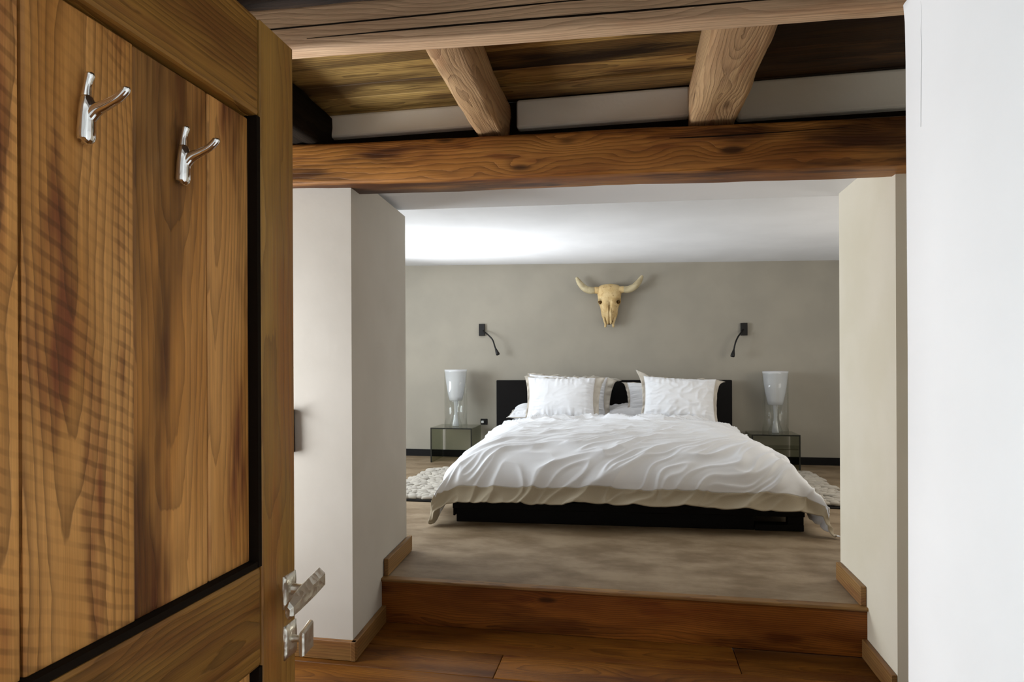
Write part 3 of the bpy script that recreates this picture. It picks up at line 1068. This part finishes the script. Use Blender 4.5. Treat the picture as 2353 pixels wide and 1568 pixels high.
nightstand(-1.912, -1.500, 5.895, 6.27, .335, 'glass cube nightstand with black edges, left of the bed')
nightstand(1.050, 1.458, 5.95, 6.27, .312, 'glass cube nightstand with a low shelf, right of the bed', shelf=.175)


# ------------------------------------------------------------------ glass table lamps
def lamp(x, y, z, h, label):
    root = empty('table_lamp', (x, y, z), label, 'lamp', 'glass lamps on the nightstands')
    k = h / .545
    t = .003
    # flared opal shade
    pr = [(.062, .250), (.070, .29), (.084, .36), (.096, .44), (.105, .52), (.109, .545)]
    prof = [(r * k, q * k) for r, q in pr] + [((r - t) * k, q * k) for r, q in reversed(pr)]
    lathe('shade', prof, M['opal'], root, n=40, closed=True)
    # clear lower hourglass
    pr = [(.066, .0), (.060, .02), (.040, .08), (.034, .12), (.040, .17), (.056, .23), (.062, .252)]
    prof = [(r * k, q * k) for r, q in pr] + [((r - t) * k, q * k) for r, q in reversed(pr)]
    lathe('stem', prof, M['glass'], root, n=36, closed=True)
    # outer clear cylinder
    pr = [(.108, .0), (.108, .20), (.108, .40), (.110, .53)]
    prof = [((r + .002) * k, q * k) for r, q in pr] + [((r + .002 - t * .7) * k, q * k) for r, q in reversed(pr)]
    lathe('outer_glass', prof, M['glass'], root, n=40, closed=True)
    # frosted inner tube that carries the bulb
    pr = [(.030, .004), (.020, .06), (.014, .13), (.016, .20), (.026, .27), (.030, .40), (.030, .52)]
    lathe('inner_tube', [(r * k, q * k) for r, q in pr], M['opal'], root, n=20)
    return root


lamp(-1.703, 6.06, .335, .560, 'clear glass lamp with flared white shade on the left nightstand')
lamp(1.282, 6.10, .312, .560, 'clear glass lamp with flared white shade on the right nightstand')


# ------------------------------------------------------------------ reading lights
def reading(px, pz, ph, pts, label):
    root = empty('reading_light', (px, 6.305, pz), label, 'wall light', 'gooseneck reading lights')
    box('wall_plate', (-.030, -.028, -ph / 2), (.030, 0, ph / 2), M['black'], root, bevel=.002)
    q = [(x - px, -d, z - pz) for x, d, z in pts]
    tube('gooseneck', q, [.0075] * len(q), M['black'], root, n=10)
    a, b = np.array(q[-2]), np.array(q[-1])
    d = (b - a) / np.linalg.norm(b - a)
    hp = [b - d * .004, b + d * .020, b + d * .045, b + d * .062, b + d * .068]
    tube('head', hp, [.0085, .013, .0185, .0185, .012], M['black'], root, n=14, per=5)
    return root


reading(-1.490, 1.296, .122, [(-1.475, .026, 1.287), (-1.455, .05, 1.272), (-1.405, .09, 1.238), (-1.358, .11, 1.188), (-1.335, .11, 1.120), (-1.327, .11, 1.100)],
        'black gooseneck reading light on the wall, left of the skull')
reading(1.046, 1.266, .118, [(1.040, .026, 1.265), (1.020, .05, 1.240), (.982, .09, 1.195), (.955, .11, 1.140), (.942, .11, 1.085), (.939, .11, 1.070)],
        'black gooseneck reading light on the wall, right of the skull')

# wall socket low beside the headboard
sk = empty('wall_socket', (-1.475, 6.305, .362), 'small dark wall socket with a pale plug between left nightstand and headboard', 'socket')
box('plate', (-.035, -.010, -.03), (.035, 0, .03), M['black'], sk, bevel=.002)
box('plug', (-.022, -.035, -.012), (.004, -.010, .012), simple('pale_plastic', (.6, .6, .58), .4), sk, bevel=.004, seg=2)

# ------------------------------------------------------------------ bull skull
skl = empty('bull_skull', (-.207, 6.305, 1.31), 'bleached bull skull with horns hung on the wall above the bed', 'skull')
# rows: height, half width, front depth, back depth, exponent
rows = [(.410, .045, .085, .02), (.400, .085, .110, .02), (.375, .118, .135, .02), (.345, .124, .148, .02), (.315, .116, .155, .02), (.285, .112, .160, .02), (.262, .112, .160, .02),
        (.240, .112, .158, .02), (.220, .104, .155, .02), (.195, .092, .148, .02), (.165, .084, .138, .02), (.130, .080, .126, .02), (.100, .074, .113, .02), (.072, .062, .099, .02), (.052, .046, .086, .02)]
rq = catmull(rows, 4)
nr = 48
v, f = [], []
for (z, w, d, bk) in rq:
    for k in range(nr):
        a = 2 * PI * k / nr
        ca, sa = math.cos(a), math.sin(a)
        e = .75
        x = w * math.copysign(abs(ca) ** e, ca)
        dep = (d - .03) * abs(sa) ** .8 if sa > 0 else -.012 * abs(sa)
        y = -(.03 + dep)
        # eye sockets
        for s_ in (-1, 1):
            q = ((x - s_ * .098) / .026) ** 2 + ((z - .236) / .024) ** 2
            if sa > -.1:
                y += .065 * math.exp(-q * 1.1)
                x -= s_ * .018 * math.exp(-q * 1.2)
                # brow ridge above
                q2 = ((x - s_ * .096) / .03) ** 2 + ((z - .272) / .014) ** 2
                y -= .012 * math.exp(-q2)
        # central seam between the nasal bones
        if sa > 0 and z < .26:
            y += .020 * math.exp(-(x / .0055) ** 2) * min(1, (.26 - z) / .03)
        # hollows beside the nasal bones
        if sa > 0 and z < .13:
            for s_ in (-1, 1):
                y += .016 * math.exp(-((x - s_ * .045) / .014) ** 2) * min(1, (.13 - z) / .05)
        v.append((x, y, z))
m = len(rq)
for i in range(m - 1):
    for k in range(nr):
        f.append((i * nr + k, (i + 1) * nr + k, (i + 1) * nr + (k + 1) % nr, i * nr + (k + 1) % nr))
f += [tuple(range(nr - 1, -1, -1)), tuple((m - 1) * nr + k for k in range(nr))]
mk('cranium', v, f, M['bone'], skl, smooth=True)
for s_ in (-1, 1):
    # bone core collar and horn
    tube('horn_core', [(s_ * .088, -.085, .345), (s_ * .125, -.085, .352), (s_ * .150, -.085, .352)], [.034, .033, .030], M['bone'], skl, n=16)
    tube('horn', [(s_ * .140, -.085, .352), (s_ * .185, -.088, .352), (s_ * .235, -.090, .372), (s_ * .280, -.088, .420), (s_ * .302, -.082, .455), (s_ * .315, -.078, .482)],
         [.032, .0345, .033, .0275, .021, .012], M['horn'], skl, n=16)
    bm = bmesh.new()
    bmesh.ops.create_uvsphere(bm, u_segments=16, v_segments=10, radius=1.0)
    for q in bm.verts:
        q.co = Vector((s_ * .089 + q.co.x * .017 + s_ * q.co.z * .006, -.080 + q.co.y * .034, .232 + q.co.z * .017))
    from_bm('eye_socket', bm, M['socket'], skl, smooth=True)
    # nasal bones end in two points; premaxilla prongs below
    tube('nasal_bone', [(s_ * .011, -.128, .20), (s_ * .013, -.132, .13), (s_ * .015, -.122, .07), (s_ * .014, -.108, .030), (s_ * .013, -.100, .016)],
         [.009, .012, .013, .010, .002], M['bone'], skl, n=12)
    tube('premaxilla', [(s_ * .052, -.078, .095), (s_ * .046, -.076, .055), (s_ * .036, -.074, .025), (s_ * .038, -.074, -.002), (s_ * .034, -.073, -.010)],
         [.014, .013, .012, .011, .004], M['bone'], skl, n=10)
tube('nasal_groove', [(.0, -.142, .232), (0, -.141, .19), (.0, -.134, .12), (.0, -.120, .06), (0, -.106, .030)], [.0010, .0028, .0040, .0038, .0015], M['socket'], skl, n=8)
bm = bmesh.new()
bmesh.ops.create_uvsphere(bm, u_segments=16, v_segments=10, radius=1.0)
for q in bm.verts:
    q.co = Vector((q.co.x * .040, -.062 + q.co.y * .022, .045 + q.co.z * .030))
from_bm('nasal_cavity', bm, M['socket'], skl, smooth=True)


# ------------------------------------------------------------------ shaggy rugs
def rug(x0, x1, y0, y1, label, seed):
    rs = random.Random(seed)
    root = empty('shaggy_rug', ((x0 + x1) / 2, (y0 + y1) / 2, 0), label, 'rug', 'shaggy rugs beside the bed')
    w, d = x1 - x0, y1 - y0
    box('backing', (-w / 2, -d / 2, .0005), (w / 2, d / 2, .009), M['rug_back'], root, bevel=.002)
    box('front_binding', (-w / 2, -d / 2 - .012, .0005), (w / 2, -d / 2, .012), M['black'], root, bevel=.002)
    V, Fc = [], []
    yy = -d / 2 + .012
    while yy < d / 2:
        xx = -w / 2 + rs.uniform(0, .03)
        while xx < w / 2:
            L = rs.uniform(.05, .10)
            r = rs.uniform(.010, .0165)
            an = rs.uniform(-.5, .5)
            dx, dy = math.cos(an) * L / 2, math.sin(an) * L / 2
            z = .010 + r * .7 + rs.uniform(0, .012)
            v, f = tube_data([(xx - dx, yy - dy, z - .004), (xx - dx * .6, yy - dy * .6, z + .004), (xx + dx * .6, yy + dy * .6, z + .004), (xx + dx, yy + dy, z - .004)],
                             [r * .45, r, r, r * .45], 7, 1.0, 2)
            o = len(V)
            V += v
            Fc += [tuple(i + o for i in q) for q in f]
            xx += L * rs.uniform(.55, .85)
        yy += rs.uniform(.030, .042)
    mk('pile', V, Fc, M['wool'], root, smooth=True, kind='stuff')
    return root


rug(-1.725, -1.27, 4.20, 5.38, 'cream shaggy knotted rug on the left of the bed', 1)
rug(1.13, 1.455, 4.435, 5.70, 'cream shaggy knotted rug on the right of the bed', 2)
